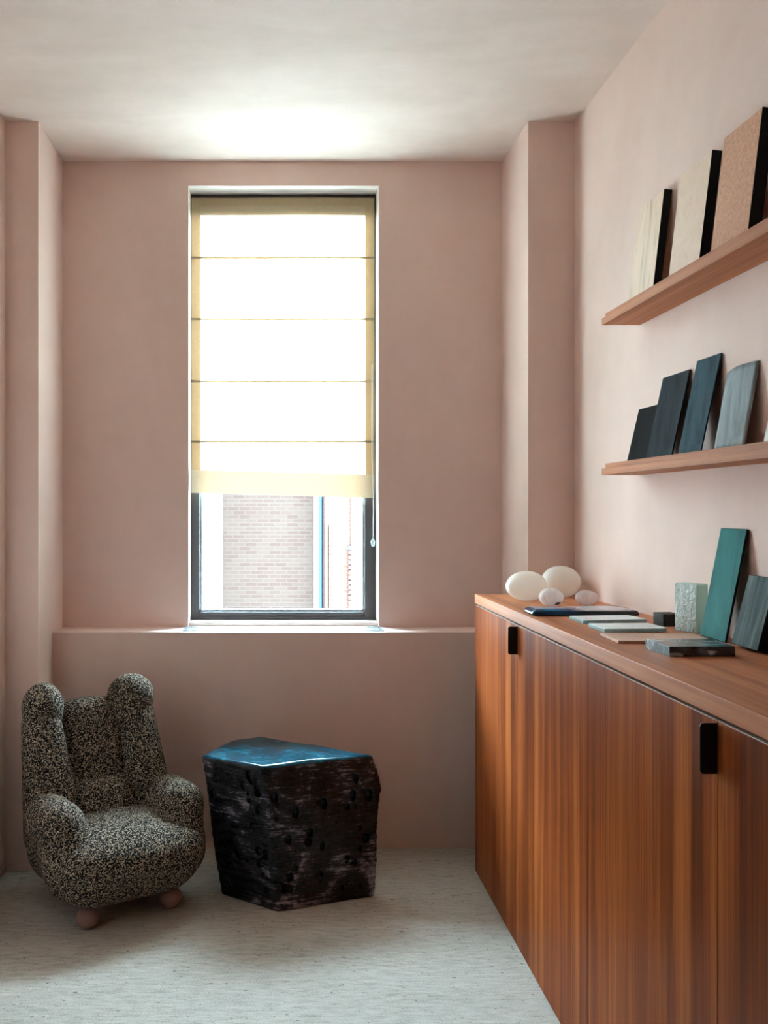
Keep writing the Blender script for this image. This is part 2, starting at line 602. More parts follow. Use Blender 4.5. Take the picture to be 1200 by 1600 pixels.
# ------------------------------------------------------------------ cabinets and worktop
CX = 0.80
TZ = 1.1077
DT = 0.019
seams = [3.594, 2.965, 2.297, 1.625, 0.955, 0.285, -0.385]
dz1 = TZ - 0.037 - 0.0075
cab_labels = ['walnut two door cabinet unit under the white eggs, farthest along the wall',
              'walnut two door cabinet unit in the middle of the run, black tab handle',
              'walnut two door cabinet unit nearest the viewer at the right edge']
for k in range(3):
    ya, ym, yb = seams[2 * k], seams[2 * k + 1], seams[2 * k + 2]
    c = tag(empty('cabinet', ((CX + WX) / 2, (ya + yb) / 2, 0)), cab_labels[k], 'cabinet', 'run of walnut cabinets')
    ox, oy = -(CX + WX) / 2, -(ya + yb) / 2
    boxes('carcass', [(CX + DT + 0.001 + ox, WX - 0.002 + ox, yb + 0.001 + oy, ya - 0.001 + oy, 0.0, dz1 - 0.004)], M_cabin, c)
    for (y1, y0) in ((ya, ym), (ym, yb)):
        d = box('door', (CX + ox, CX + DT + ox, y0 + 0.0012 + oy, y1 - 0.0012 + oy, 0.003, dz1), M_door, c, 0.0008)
        box('top_edging', (CX + 0.0005 + ox, CX + DT - 0.0005 + ox, y0 + 0.002 + oy, y1 - 0.002 + oy, dz1, dz1 + 0.0012), M_edging, d)
        if y0 == ym:
            hz = dz1 - 0.004
            bm = bmesh.new()
            w, hh, r = 0.031, 0.092, 0.006
            prof = [(0.0, 0.0), (-w + r, 0.0)] + [(-w + r - r * math.sin(q), -r + r * math.cos(q)) for q in (0.5, 1.05, 1.57)] + \
                   [(-w + r - r * math.cos(q), -hh + r - r * math.sin(q)) for q in (0, 0.5, 1.05, 1.57)] + [(0.0, -hh)]
            f0 = [bm.verts.new((CX + ox + px, ym + 0.0012 + oy, hz + pz)) for px, pz in prof]
            f1 = [bm.verts.new((CX + ox + px, ym + 0.0042 + oy, hz + pz)) for px, pz in prof]
            bm.faces.new(f0)
            bm.faces.new(f1[::-1])
            for i in range(len(prof)):
                j = (i + 1) % len(prof)
                bm.faces.new((f0[i], f0[j], f1[j], f1[i]))
            bmesh.ops.recalc_face_normals(bm, faces=bm.faces)
            me = bpy.data.meshes.new('handle')
            bm.to_mesh(me)
            bm.free()
            hd = finish('handle', me, M_black, d)
            hd['label'] = 'black metal tab handle'
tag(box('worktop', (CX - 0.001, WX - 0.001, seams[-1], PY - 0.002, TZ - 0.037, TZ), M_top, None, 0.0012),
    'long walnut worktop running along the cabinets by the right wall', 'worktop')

# ------------------------------------------------------------------ shelves
SHY = 2.956
for z, lab in ((2.052, 'upper oak picture shelf with three stone panels on it'), (1.5586, 'lower oak picture shelf holding dark metal sheets')):
    s = tag(empty('wall_shelf', (WX, SHY, z)), lab, 'shelf', 'oak shelves on the right wall')
    L = 3.0
    box('lower_board', (-0.126, -0.001, -L, 0, 0, 0.0215), M_shelf, s, 0.0008)
    box('upper_board', (-0.114, -0.001, -L, -0.001, 0.0215, 0.038), M_shelf, s, 0.0008)
US, LS = 2.052 + 0.038, 1.5586 + 0.038

def lean(name, label, cat, y0, y1, ztop, zb, t, deg, face_mat, edge_mat=None, group=None, wall=WX, curve=0.0, nose=None):
    """panel standing on zb, leaning back so that its top back edge touches the wall."""
    th = math.radians(deg)
    h = (ztop - zb - t * math.sin(th)) / math.cos(th)
    w = y1 - y0
    bm = bmesh.new()
    if curve:
        nx, nz = 12, 12
        def P(i, j, back):
            v = -w / 2 + w * i / nx
            hh = h - 0.010 * max(0, (i / nx - 0.45) / 0.55) ** 2
            zz = hh * j / nz
            xx = (t if back else 0) - curve * math.sin(math.pi * i / nx) * (0.4 + 0.6 * j / nz)
            return (xx, v, zz)
        A = [[bm.verts.new(P(i, j, 0)) for i in range(nx + 1)] for j in range(nz + 1)]
        B = [[bm.verts.new(P(i, j, 1)) for i in range(nx + 1)] for j in range(nz + 1)]
        for j in range(nz):
            for i in range(nx):
                bm.faces.new((A[j][i], A[j + 1][i], A[j + 1][i + 1], A[j][i + 1]))
                bm.faces.new((B[j][i], B[j][i + 1], B[j + 1][i + 1], B[j + 1][i]))
        for i in range(nx):
            bm.faces.new((A[0][i], A[0][i + 1], B[0][i + 1], B[0][i]))
            bm.faces.new((A[nz][i], B[nz][i], B[nz][i + 1], A[nz][i + 1]))
        for j in range(nz):
            bm.faces.new((A[j][0], B[j][0], B[j + 1][0], A[j + 1][0]))
            bm.faces.new((A[j][nx], A[j + 1][nx], B[j + 1][nx], B[j][nx]))
    else:
        bm_box(bm, 0, t, -w / 2, w / 2, 0, h, min(0.0012, t * 0.2), 1)
    bmesh.ops.recalc_face_normals(bm, faces=bm.faces)
    if edge_mat is not None:
        bm.normal_update()
        for f in bm.faces:
            f.material_index = 0 if abs(f.normal.x) > 0.8 else 1
    me = bpy.data.meshes.new(name)
    bm.to_mesh(me)
    bm.free()
    x0 = wall - 0.0015 - (t * math.cos(th) + h * math.sin(th))
    o = finish(name, me, [face_mat, edge_mat] if edge_mat else face_mat, None, bool(curve),
               (x0, (y0 + y1) / 2, zb + t * math.sin(th) + 0.0004), (0, th, 0))
    return tag(o, label, cat, group)

def m_stone(name, c0, c1, c2, scale, stretch=(1, 1, 1), rough=0.55, bump=0.05, det=6, dist=0.8, spec=0.3, metal=0.0):
    a = Mat(name, rough, spec)
    a.b.inputs['Metallic'].default_value = metal
    n = a.noise(scale, det, 0.65, a.co(stretch), dist)
    a.color(a.ramp(n, [(0.32, c0), (0.5, c1), (0.68, c2)]))
    a.bump(n, bump, 0.006)
    return a.m
M_onyx = m_stone('veined_white_stone', (0.4906, 0.3948, 0.2896), (0.7709, 0.6016, 0.4585), (0.8176, 0.6392, 0.4987), 9, (1, 3, 0.5))
M_cream = m_stone('cream_limestone', (0.7008, 0.5311, 0.4026), (0.7593, 0.5781, 0.4479), (0.7942, 0.6063, 0.4765), 24)
M_sand = m_stone('tan_sandstone', (0.5080, 0.2764, 0.1786), (0.6290, 0.3540, 0.2366), (0.7258, 0.4268, 0.2946), 110, (1, 1, 1), 0.8, 0.2)
M_dk1 = m_stone('blackened_steel', (0.0042, 0.0042, 0.0049), (0.0077, 0.0077, 0.0087), (0.0140, 0.0140, 0.0158), 9, (1, 1, 0.6), 0.4, 0.02, spec=0.02)
M_dk2 = m_stone('blue_black_steel', (0.0090, 0.0108, 0.0144), (0.0180, 0.0248, 0.0315), (0.0338, 0.0450, 0.0518), 11, (1, 1, 0.5), 0.38, 0.02, spec=0.02)
M_dk3 = m_stone('blue_green_patina_steel', (0.0110, 0.0250, 0.0375), (0.0250, 0.0600, 0.0800), (0.0500, 0.1000, 0.1175), 10, (1, 1, 0.5), 0.38, 0.02, spec=0.02)
M_zinc = m_stone('brushed_zinc', (0.1796, 0.2126, 0.2221), (0.2930, 0.3402, 0.3544), (0.4158, 0.4536, 0.4583), 14, (1, 1, 0.35), 0.4, 0.03, spec=0.02)
M_pale = m_stone('white_tile', (0.72, 0.72, 0.70), (0.80, 0.80, 0.78), (0.84, 0.84, 0.82), 8)
M_teal = m_stone('teal_patina_copper', (0.0238, 0.1173, 0.1197), (0.0333, 0.1799, 0.1758), (0.0475, 0.2346, 0.2169), 7, (1, 1, 0.6), 0.45, 0.03, spec=0.02)
M_slate = m_stone('grey_slate', (0.0527, 0.0744, 0.0775), (0.0992, 0.1333, 0.1364), (0.1860, 0.2232, 0.2232), 34, (1, 1, 0.09), 0.6, 0.12, spec=0.02)

K = WX * 1404
G1 = 'stone panels on the upper shelf'
lean('stone_panel', 'white stone panel with faint green veins, smallest looking on upper shelf', 'stone panel', 2.712, 2.903, 2.414, US, 0.024, 6.5, M_onyx, M_edge, G1)
lean('stone_panel', 'plain cream stone panel between the veined and the tan panel', 'stone panel', 2.408, 2.598, 2.411, US, 0.027, 6.8, M_cream, M_edge, G1)
lean('stone_panel', 'tan grainy stone panel on upper shelf at the right edge', 'stone panel', 2.150, 2.335, 2.410, US, 0.032, 6.8, M_sand, M_edge, G1)
G2 = 'thin sheets on the lower shelf'
lean('metal_sheet', 'small black metal sheet, shortest on the lower shelf', 'metal sheet', 2.800, 2.956 - 0.004, 1.774, LS, 0.004, 13.0, M_dk1, None, G2)
lean('metal_sheet', 'tall blue black metal sheet beside the short black one', 'metal sheet', 2.588, 2.766, 1.850, LS, 0.005, 12.0, M_dk2, None, G2)
lean('metal_sheet', 'tallest dark metal sheet with blue green patina on lower shelf', 'metal sheet', 2.408, 2.545, 1.866, LS, 0.004, 11.7, M_dk3, None, G2)
lean('metal_sheet', 'light grey slightly curved metal sheet on lower shelf', 'metal sheet', 2.222, 2.372, 1.814, LS, 0.004, 9.8, M_zinc, None, G2, curve=0.006)
lean('tile_sample', 'white tile cut off by the frame at the end of lower shelf', 'tile', 1.99, 2.120, 1.78, LS, 0.010, 12.0, M_pale)
lean('copper_sheet', 'narrow tall teal copper sheet leaning behind the dark marble', 'metal sheet', 2.272, 2.405, 1.396, TZ, 0.006, 11.0, M_teal, M_edge)
lean('slate_panel', 'grey streaked slate panel leaning at the right edge of worktop', 'stone panel', 2.098, 2.218, 1.285, TZ, 0.030, 14.5, M_slate, M_edge)

# ------------------------------------------------------------------ things on the worktop
def m_milky(name, c0, c1, through, scale=12, gloss=0.25):
    a = Mat(name, gloss, 0.4)
    n = a.noise(scale, 4, 0.6, a.co((1, 1, 0.6)), 1.2)
    c = a.ramp(n, [(0.35, c0), (0.65, c1)])
    a.color(c)
    tl = a.node('ShaderNodeBsdfTranslucent')
    a.link(c, tl.inputs[0])
    mx = a.node('ShaderNodeMixShader')
    mx.inputs[0].default_value = through
    a.link(a.b.outputs[0], mx.inputs[1])
    a.link(tl.outputs[0], mx.inputs[2])
    a.link(mx.outputs[0], a.nt.nodes['Material Output'].inputs[0])
    return a.m
M_egg = m_milky('alabaster', (0.95, 0.92, 0.86), (0.97, 0.95, 0.90), 0.45)
M_pearl = m_milky('milky_glass', (0.80, 0.77, 0.78), (0.93, 0.91, 0.90), 0.5, 40, 0.12)
M_purple = m_plain('purple_inclusion', (0.09, 0.02, 0.10), 0.3, 0.5)

def egg(name, label, x, y, w, d, h, rz, mat, lop=0.12, group='white glass eggs on the worktop', tilt=0.0):
    bm = bmesh.new()
    bmesh.ops.create_uvsphere(bm, u_segments=40, v_segments=24, radius=1.0)
    for v in bm.verts:
        p = v.co.copy()
        k = 1 + lop * p.x
        q = Vector((p.x * w / 2, p.y * d / 2 * k, p.z * h / 2 * k))
        if q.z < -h * 0.47:
            q.z = -h * 0.47 + (q.z + h * 0.47) * 0.15
        v.co = q
    lo = min(v.co.z for v in bm.verts)
    for v in bm.verts:
        v.co.z -= lo
    me = bpy.data.meshes.new(name)
    bm.to_mesh(me)
    bm.free()
    o = finish(name, me, mat, None, True, (x, y, TZ), (0, 0, rz))
    return tag(o, label, 'egg', group)
egg('glass_egg', 'large white egg nearest the front edge of the worktop', 0.934, 3.345, 0.152, 0.135, 0.112, 0.15, M_egg, 0.05)
egg('glass_egg', 'large white egg beside the right wall, behind the others', 1.104, 3.470, 0.150, 0.135, 0.124, -0.1, M_egg, -0.03)
e3 = egg('glass_egg', 'small milky egg with a purple spot near its base', 0.967, 3.150, 0.086, 0.080, 0.066, 0.2, M_pearl, 0.04)
egg('glass_egg', 'small pearly flattened egg nearest the long blue glass slab', 1.103, 3.180, 0.082, 0.066, 0.054, -0.1, M_pearl, -0.10)
# purple spot: a curved facet let into the front of the small egg
bm = bmesh.new()
pts = []
for j in range(5):
    for i in range(7):
        u = 0.004 + (-0.011 + 0.024 * i / 6) * (1.0 - 0.2 * j / 4)
        zz = 0.004 + 0.013 * j / 4
        s = 1 - (u / 0.043) ** 2 - ((zz - 0.032) / 0.033) ** 2
        pts.append(bm.verts.new((u, -0.040 * math.sqrt(max(s, 0.01)) - 0.0035, zz)))
for j in range(4):
    for i in range(6):
        bm.faces.new((pts[j * 7 + i], pts[j * 7 + i + 1], pts[(j + 1) * 7 + i + 1], pts[(j + 1) * 7 + i]))
bmesh.ops.solidify(bm, geom=list(bm.faces), thickness=0.0015)
me = bpy.data.meshes.new('purple_spot')
bm.to_mesh(me)
bm.free()
finish('purple_spot', me, M_purple, e3, True, None, (0, 0, 0.1))['label'] = 'dark purple spot'

# long blue glass slab with frosted top
a = m_glass('deep_blue_glass', (0.02, 0.07, 0.20), 0.25, 0.10)
n1 = a.noise(5, 3, 0.6, a.co((1, 1, 1)), 1.0)
tc = a.node('ShaderNodeTexCoord')
sx = a.node('ShaderNodeSeparateXYZ')
a.link(tc.outputs['Object'], sx.inputs[0])
up = a.ramp(a.math('ADD', a.math('MULTIPLY', sx.outputs[2], 60.0), a.math('MULTIPLY', n1, 0.6)), [(0.98, (0, 0, 0)), (1.0, (1, 1, 1))])
lenf = a.ramp(a.math('ADD', sx.outputs[0], a.math('MULTIPLY', a.math('SUBTRACT', n1, 0.5), 0.12)), [(0.42, (0, 0, 0)), (0.56, (1, 1, 1))])
mp = a.math('ADD', a.math('MULTIPLY', sx.outputs[0], 2.6), 0.5)
along = a.ramp(mp, [(0.0, (0.012, 0.03, 0.09)), (0.22, (0.06, 0.33, 0.66)), (0.36, (0.10, 0.16, 0.34)), (0.50, (0.70, 0.71, 0.78)), (0.86, (0.60, 0.60, 0.66)), (1.0, (0.03, 0.03, 0.05))])
low = a.ramp(mp, [(0.0, (0.008, 0.02, 0.06)), (0.25, (0.01, 0.10, 0.24)), (0.5, (0.012, 0.03, 0.06)), (1.0, (0.008, 0.01, 0.016))])
hz = a.ramp(a.math('MULTIPLY', sx.outputs[2], 50.0), [(0.62, (0, 0, 0)), (0.88, (1, 1, 1))])
a.color(a.mix(hz, low, along))
M_blue = a.m
def f_slab(X, Y, Z):
    taper = 1 - 0.35 * np.clip((X - 0.09) / 0.085, 0, 1) ** 2
    return sd_rbox(X, Y, Z, (0, 0, 0.0), (0.174, 0.060, 0.0195), 0.018) + (1 - taper) * 0.012 + 0.002 * np.sin(20 * X + 3) * np.sin(31 * Y)
slab = net_object('glass_slab', lambda X, Y, Z: smax(f_slab(X, Y, Z), -Z, 0.004), (-0.19, -0.075, -0.008), (0.19, 0.075, 0.03), 0.003, M_blue, None, 3)
slab.location = (0.990, 2.905, TZ + 0.0015)
tag(slab, 'long dark blue glass slab with frosted top lying in front of eggs', 'glass slab')

M_aqua = m_milky('aqua_plate_glass', (0.60, 0.88, 0.93), (0.74, 0.95, 0.97), 0.6, 40, 0.1)
M_frost = m_stone('frosted_aqua_top', (0.70, 0.76, 0.77), (0.80, 0.84, 0.85), (0.86, 0.89, 0.90), 18, (1, 1, 1), 0.4, 0.05)

def plate(name, label, pts, t, mat, top_mat, cat, group=None, lift=0.0):
    cxm = sum(p[0] for p in pts) / len(pts)
    cym = sum(p[1] for p in pts) / len(pts)
    o = prism(name, [(x - cxm, y - cym) for x, y in pts], 0, t, [mat, top_mat], None, 0.0012, (cxm, cym, TZ + 0.0003 + lift))
    for f in o.data.polygons:
        f.material_index = 1 if f.normal.z > 0.9 else 0
    return tag(o, label, cat, group)
GP = 'aqua glass plates on the worktop'
plate('glass_plate', 'aqua glass plate next to the blue slab, farther of the two', [(0.909, 2.654), (1.112, 2.690), (1.100, 2.795), (0.907, 2.772)], 0.010, M_aqua, M_frost, 'glass plate', GP)
plate('glass_plate', 'aqua glass plate with a chipped corner next to the thin board', [(0.903, 2.464), (1.070, 2.472), (1.083, 2.486), (1.082, 2.515), (1.075, 2.592), (0.900, 2.582)], 0.011, M_aqua, M_frost, 'glass plate', GP)
M_thin = m_wood('pink_thin_board', (0.52, 0.32, 0.22), (0.68, 0.44, 0.33), (0.78, 0.54, 0.42), 0, 0.6, 14, 70)
plate('thin_board', 'thin pinkish wooden board between glass plate and marble slab', [(0.8655, 2.267), (1.105, 2.250), (1.115, 2.395), (0.871, 2.411)], 0.007, M_thin, M_thin, 'board')

a = Mat('dark_veined_marble', 0.25, 0.5)
n = a.noise(22, 6, 0.6, a.co((0.6, 1.4, 1)), 1.2)
base = a.ramp(n, [(0.35, (0.006, 0.008, 0.010)), (0.55, (0.035, 0.055, 0.07)), (0.75, (0.10, 0.15, 0.18))])
v = a.node('ShaderNodeTexVoronoi', feature='DISTANCE_TO_EDGE')
v.inputs['Scale'].default_value = 9
wob = a.node('ShaderNodeTexNoise')
wob.inputs['Scale'].default_value = 14
cc = a.co((0.6, 1.5, 1), (0, 0, 0.5))
a.link(cc, wob.inputs['Vector'])
mixv = a.node('ShaderNodeMix', data_type='VECTOR')
mixv.inputs[0].default_value = 0.12
a.link(cc, mixv.inputs[4])
a.link(wob.outputs['Color'], mixv.inputs[5])
a.link(mixv.outputs[1], v.inputs['Vector'])
vein = a.ramp(v.outputs['Distance'], [(0.0, (1, 1, 1)), (0.035, (0, 0, 0))])
a.color(a.mix(vein, base, (0.42, 0.50, 0.54)))
M_marble = a.m
plate('marble_slab', 'thick dark green marble slab with pale veins on worktop', [(0.9045, 2.060), (1.0575, 2.064), (1.060, 2.190), (0.8985, 2.182)], 0.0235, M_marble, M_marble, 'marble slab')

M_dkblock = m_stone('charred_wood', (0.010, 0.007, 0.005), (0.022, 0.015, 0.012), (0.05, 0.035, 0.028), 60, (1, 0.2, 1), 0.7, 0.2)
plate('wood_block', 'small black block beside the rippled glass block', [(1.119, 2.590), (1.170, 2.594), (1.166, 2.650), (1.113, 2.646)], 0.036, M_dkblock, M_dkblock, 'block')

# rippled glass block
M_ripple = m_milky('rippled_clear_glass', (0.66, 0.77, 0.72), (0.96, 0.98, 0.97), 0.45, 60, 0.08)
nt = M_ripple.node_tree
bp = nt.nodes.new('ShaderNodeBump')
bp.inputs['Strength'].default_value = 1.0
bp.inputs['Distance'].default_value = 0.02
tn = [x for x in nt.nodes if x.type == 'TEX_NOISE'][0]
nt.links.new(tn.outputs['Fac'], bp.inputs['Height'])
for x in nt.nodes:
    if x.type in ('BSDF_PRINCIPLED', 'BSDF_TRANSLUCENT'):
        nt.links.new(bp.outputs[0], x.inputs['Normal'])
M_smoothg = m_milky('smooth_green_glass', (0.68, 0.90, 0.82), (0.74, 0.95, 0.88), 0.6, 8, 0.1)
gp = [(1.145, 2.440), (1.186, 2.460), (1.157, 2.530), (1.115, 2.510)]
gcx, gcy = sum(p[0] for p in gp) / 4, sum(p[1] for p in gp) / 4
gb = prism('glass_block', [(x - gcx, y - gcy) for x, y in gp], 0, 0.134, [M_ripple, M_smoothg], None, 0.004, (gcx, gcy, TZ + 0.0004))
for f in gb.data.polygons:
    f.material_index = 1 if (f.normal.y < -0.6 or f.normal.z > 0.6) else 0
tag(gb, 'upright rippled clear glass block behind the teal panel', 'glass block')

# ------------------------------------------------------------------ bear armchair
CHX, CHY, CHA = -0.598, 3.325, math.radians(31)
chair = tag(empty('armchair', (CHX, CHY, 0), CHA), 'speckled boucle armchair with rounded bear ears and ball feet', 'armchair')
H = 0.0075
# local axes: x right, y back (front is -y), z up
def f_body(X, Y, Z):
    k = 0.80 + 0.20 * np.clip((Z - 0.05) / 0.17, 0, 1) ** 0.7
    fr = 1.0 + 0.085 * np.clip(-Y / 0.25, 0, 1)          # a little wider towards the front
    d = sd_rbox(X / (k * fr), (Y + 0.006) / k, Z, (0, 0.0, 0.180), (0.262, 0.270, 0.120), 0.105)
    s = sd_ell(X, Y, Z, (0, -0.04, 0.235), (0.235, 0.250, 0.096))
    return smin(d, s, 0.04)
net_object('body', f_body, (-0.34, -0.36, 0.03), (0.34, 0.34, 0.38), H, M_boucle, chair, 3)
for s in (-1, 1):
    uo = 0.0 if s < 0 else -0.026
    def f_arm(X, Y, Z, s=s):
        o = 0.0 if s < 0 else 0.014
        d = sd_cone(X, Y, Z, (s * 0.226 + o, -0.075, 0.338), (s * 0.232 + o, 0.03, 0.334), 0.076, 0.080)
        d = smin(d, sd_cone(X, Y, Z, (s * 0.185 + o, -0.120, 0.19), (s * 0.222 + o, -0.075, 0.33), 0.105, 0.076), 0.05)
        d = smin(d, sd_cone(X, Y, Z, (s * 0.180 + o, 0.080, 0.19), (s * 0.226 + o, 0.03, 0.32), 0.105, 0.08), 0.05)
        return smin(d, sd_cone(X, Y, Z, (s * 0.185 + o, -0.11, 0.22), (s * 0.185 + o, 0.09, 0.22), 0.10, 0.10), 0.04)
    net_object('armrest', f_arm, (min(s * 0.06, s * 0.36), -0.28, 0.06), (max(s * 0.06, s * 0.36), 0.24, 0.47), H, M_boucle, chair, 3)
    def f_wing(X, Y, Z, s=s, uo=uo):
        d = sd_cone(X, Y, Z, (s * 0.198, 0.120, 0.25), (s * 0.205 + uo, 0.225, 0.63), 0.100, 0.074)
        d = smin(d, sd_cone(X, Y, Z, (s * 0.172, 0.118, 0.38), (s * 0.190 + uo, 0.190, 0.62), 0.068, 0.054), 0.02)
        return smin(d, sd_cone(X, Y, Z, (s * 0.15, 0.235, 0.30), (s * 0.18 + uo, 0.255, 0.60), 0.070, 0.055), 0.03)
    net_object('wing', f_wing, (min(s * 0.02, s * 0.34), -0.02, 0.14), (max(s * 0.02, s * 0.34), 0.36, 0.74), H, M_boucle, chair, 3)
    def f_ear(X, Y, Z, s=s, uo=uo):
        c = s * 0.197 + (0 if s < 0 else -0.038)
        d = sd_ell(X, Y, Z, (c, 0.228, 0.708), ((0.068 if s < 0 else 0.088), 0.070, 0.078))
        return smin(d, sd_cone(X, Y, Z, (c, 0.232, 0.59), (c, 0.232, 0.68), (0.064 if s < 0 else 0.072), (0.062 if s < 0 else 0.072)), 0.06)
    net_object('ear', f_ear, (min(s * 0.05, s * 0.32), 0.11, 0.49), (max(s * 0.05, s * 0.32), 0.34, 0.82), H, M_boucle, chair, 3)
def f_back(X, Y, Z):
    yy = Y - (Z - 0.5) * 0.22 - 2.2 * X ** 2
    arch = Z + 0.35 * X ** 2 * 4
    return sd_rbox(X, yy, arch, (0, 0.212, 0.540), (0.175, 0.062, 0.167), 0.055)
net_object('backrest', f_back, (-0.22, 0.1, 0.3), (0.22, 0.40, 0.74), H, M_boucle, chair, 3)
def f_lum(X, Y, Z):
    yy = Y - (Z - 0.36) * 0.45 - 2.2 * X ** 2
    return sd_rbox(X, yy, Z, (0, 0.128, 0.325), (0.165, 0.075, 0.098), 0.045)
net_object('lumbar_cushion', f_lum, (-0.22, 0.0, 0.2), (0.22, 0.36, 0.48), H, M_boucle, chair, 3)
ballp = [(0.0, 0.0)] + [(0.040 * math.sin(q), 0.038 - 0.038 * math.cos(q)) for q in np.linspace(0.35, math.pi - 0.35, 12)] + [(0.0, 0.076)]
for fx, fy in ((-0.155, -0.165), (0.155, -0.165), (-0.145, 0.165), (0.145, 0.165)):
    ft = lathe('foot', [(r, z) for r, z in ballp], M_foot, chair, 24, (fx, fy, 0.001))
    ft['label'] = 'pinkish wooden ball foot'

# ------------------------------------------------------------------ glazed block table
rings = [(0.0, [(0.007, 3.225), (0.372, 3.356), (0.12, 3.64), (-0.10, 3.58), (-0.202, 3.373)]),
         (0.40, [(-0.030, 3.250), (0.402, 3.410), (-0.030, 3.690), (-0.165, 3.625), (-0.268, 3.405)]),
         (0.515, [(-0.051, 3.260), (0.369, 3.425), (-0.058, 3.705), (-0.173, 3.633), (-0.290, 3.415)])]
random.seed(5)
TOPZ = 0.515
def ring_at(z):
    for (z0, p0), (z1, p1) in zip(rings, rings[1:]):
        if z <= z1 or z1 == TOPZ:
            t = (z - z0) / (z1 - z0)
            return [((1 - t) * a[0] + t * b[0], (1 - t) * a[1] + t * b[1]) for a, b in zip(p0, p1)]
pits = []
for _ in range(64):
    e = random.choice((0, 0, 0, 4, 4))
    z = random.uniform(0.04, 0.49)
    r = ring_at(z)
    p, q = r[e], r[(e + 1) % 5]
    t = random.choice((random.uniform(0.06, 0.3), random.uniform(0.7, 0.9), random.uniform(0.06, 0.9)))
    s = random.choice((0.006, 0.007, 0.008, 0.012, 0.015))
    L = math.hypot(q[0] - p[0], q[1] - p[1])
    ix, iy = -(q[1] - p[1]) / L * s * 0.72, (q[0] - p[0]) / L * s * 0.72      # centre sunk into the wall
    pits.append((p[0] + (q[0] - p[0]) * t + ix, p[1] + (q[1] - p[1]) * t + iy, z, s * 1.1, s * random.uniform(1.1, 2.0)))
def f_block(X, Y, Z):
    D = np.empty_like(X)
    zs = Z[0, 0, :]
    for k, z in enumerate(zs):
        r = ring_at(float(z))
        x, y = X[:, :, k], Y[:, :, k]
        d = None
        for i in range(5):
            ax_, ay_ = r[i]
            bx_, by_ = r[(i + 1) % 5]
            L = math.hypot(bx_ - ax_, by_ - ay_)
            nxn, nyn = (by_ - ay_) / L, -(bx_ - ax_) / L
            e = (x - ax_) * nxn + (y - ay_) * nyn
            d = e if d is None else smax(d, e, 0.012)
        D[:, :, k] = d
    # combed horizontal ridges and slow undulation of the hand-built walls
    wob = 0.0006 * np.sin(150 * Z + 6 * np.sin(9 * X + 4 * Z) + 3 * np.sin(17 * Y)) * (0.5 + 0.5 * np.sin(11 * X + 7 * Z + 2))
    wob = wob + 0.004 * np.sin(13 * X + 5 * Z) * np.sin(11 * Y + 9 * Z + 1) + 0.0008 * np.sin(47 * X + 20 * np.sin(11 * Z)) * np.sin(39 * Z + 8 * Y)
    D = D + wob
    top = Z - (TOPZ + 0.003 * np.sin(14 * X + 1) * np.sin(17 * Y))
    D = smax(D, top, 0.018)
    D = smax(D, 0.001 - Z, 0.006)
    for (px, py, pz, s, sz) in pits:
        D = smax(D, -(sd_ell(X, Y, Z, (px, py, pz), (s, s, sz))), 0.004) if False else np.maximum(D, -sd_ell(X, Y, Z, (px, py, pz), (s, s, sz)))
    return D
V, Q = surface_net(f_block, (-0.33, 3.18, -0.012), (0.44, 3.74, 0.545), 0.0045)
c = V[Q].mean(1)
nrm = np.cross(V[Q[:, 2]] - V[Q[:, 0]], V[Q[:, 3]] - V[Q[:, 1]])
nrm /= np.linalg.norm(nrm, axis=1)[:, None] + 1e-12
is_top = (c[:, 2] > TOPZ - 0.012) & (nrm[:, 2] > 0.45)
tbl = tag(empty('block_table', (0.05, 3.45, 0)), 'faceted black glazed ceramic block table with blue top beside the armchair', 'side table')

a = Mat('black_glaze', 0.35, 0.3)
n1 = a.noise(5.0, 5, 0.65, a.co((1, 1, 1)), 1.2)
n2 = a.noise(55, 3, 0.7, a.co((0.22, 0.22, 2.4)), 0.6)
n3 = a.noise(70, 3, 0.6)
f = a.math('ADD', a.math('MULTIPLY', n1, 0.55), a.math('MULTIPLY', n2, 0.33))
f = a.math('ADD', f, a.math('MULTIPLY', n3, 0.12))
a.color(a.ramp(f, [(0.46, (0.003, 0.003, 0.004)), (0.53, (0.008, 0.008, 0.011)), (0.56, (0.10, 0.092, 0.110)), (0.63, (0.33, 0.295, 0.325))]))  # lilac-grey sheen of the glaze put into the colour as pale patches
a.rough(a.ramp(f, [(0.44, (0.25,) * 3), (0.6, (0.5,) * 3)]))
a.bump(f, 0.6, 0.012)
M_glaze = a.m
a = Mat('blue_glaze', 0.22, 0.22)
n1 = a.noise(7, 5, 0.65, a.co((1, 1, 1)), 1.2)
n2 = a.noise(60, 4, 0.7, a.co((0.35, 1.6, 1), (0, 0, 0.5)))
f = a.math('ADD', a.math('MULTIPLY', n1, 0.6), a.math('MULTIPLY', n2, 0.4))
a.color(a.ramp(f, [(0.40, (0.008, 0.012, 0.018)), (0.47, (0.004, 0.040, 0.060)), (0.57, (0.006, 0.085, 0.122)), (0.72, (0.05, 0.22, 0.27))]))
a.rough(a.ramp(n2, [(0.35, (0.06,) * 3), (0.65, (0.17,) * 3)]))
a.bump(n2, 0.12, 0.006)
M_bluetop = a.m
for nm, mask, mt in (('ceramic_body', ~is_top, M_glaze), ('glazed_top', is_top, M_bluetop)):
    q = Q[mask]
    used, inv = np.unique(q, return_inverse=True)
    vv = V[used] - np.array([0.05, 3.45, 0])
    me = bpy.data.meshes.new(nm)
    me.from_pydata(vv.tolist(), [], inv.reshape(-1, 4).tolist())
    me.update()
    o = finish(nm, me, mt, tbl, True)
    if nm == 'glazed_top':
        o['label'] = 'glossy blue glazed top'

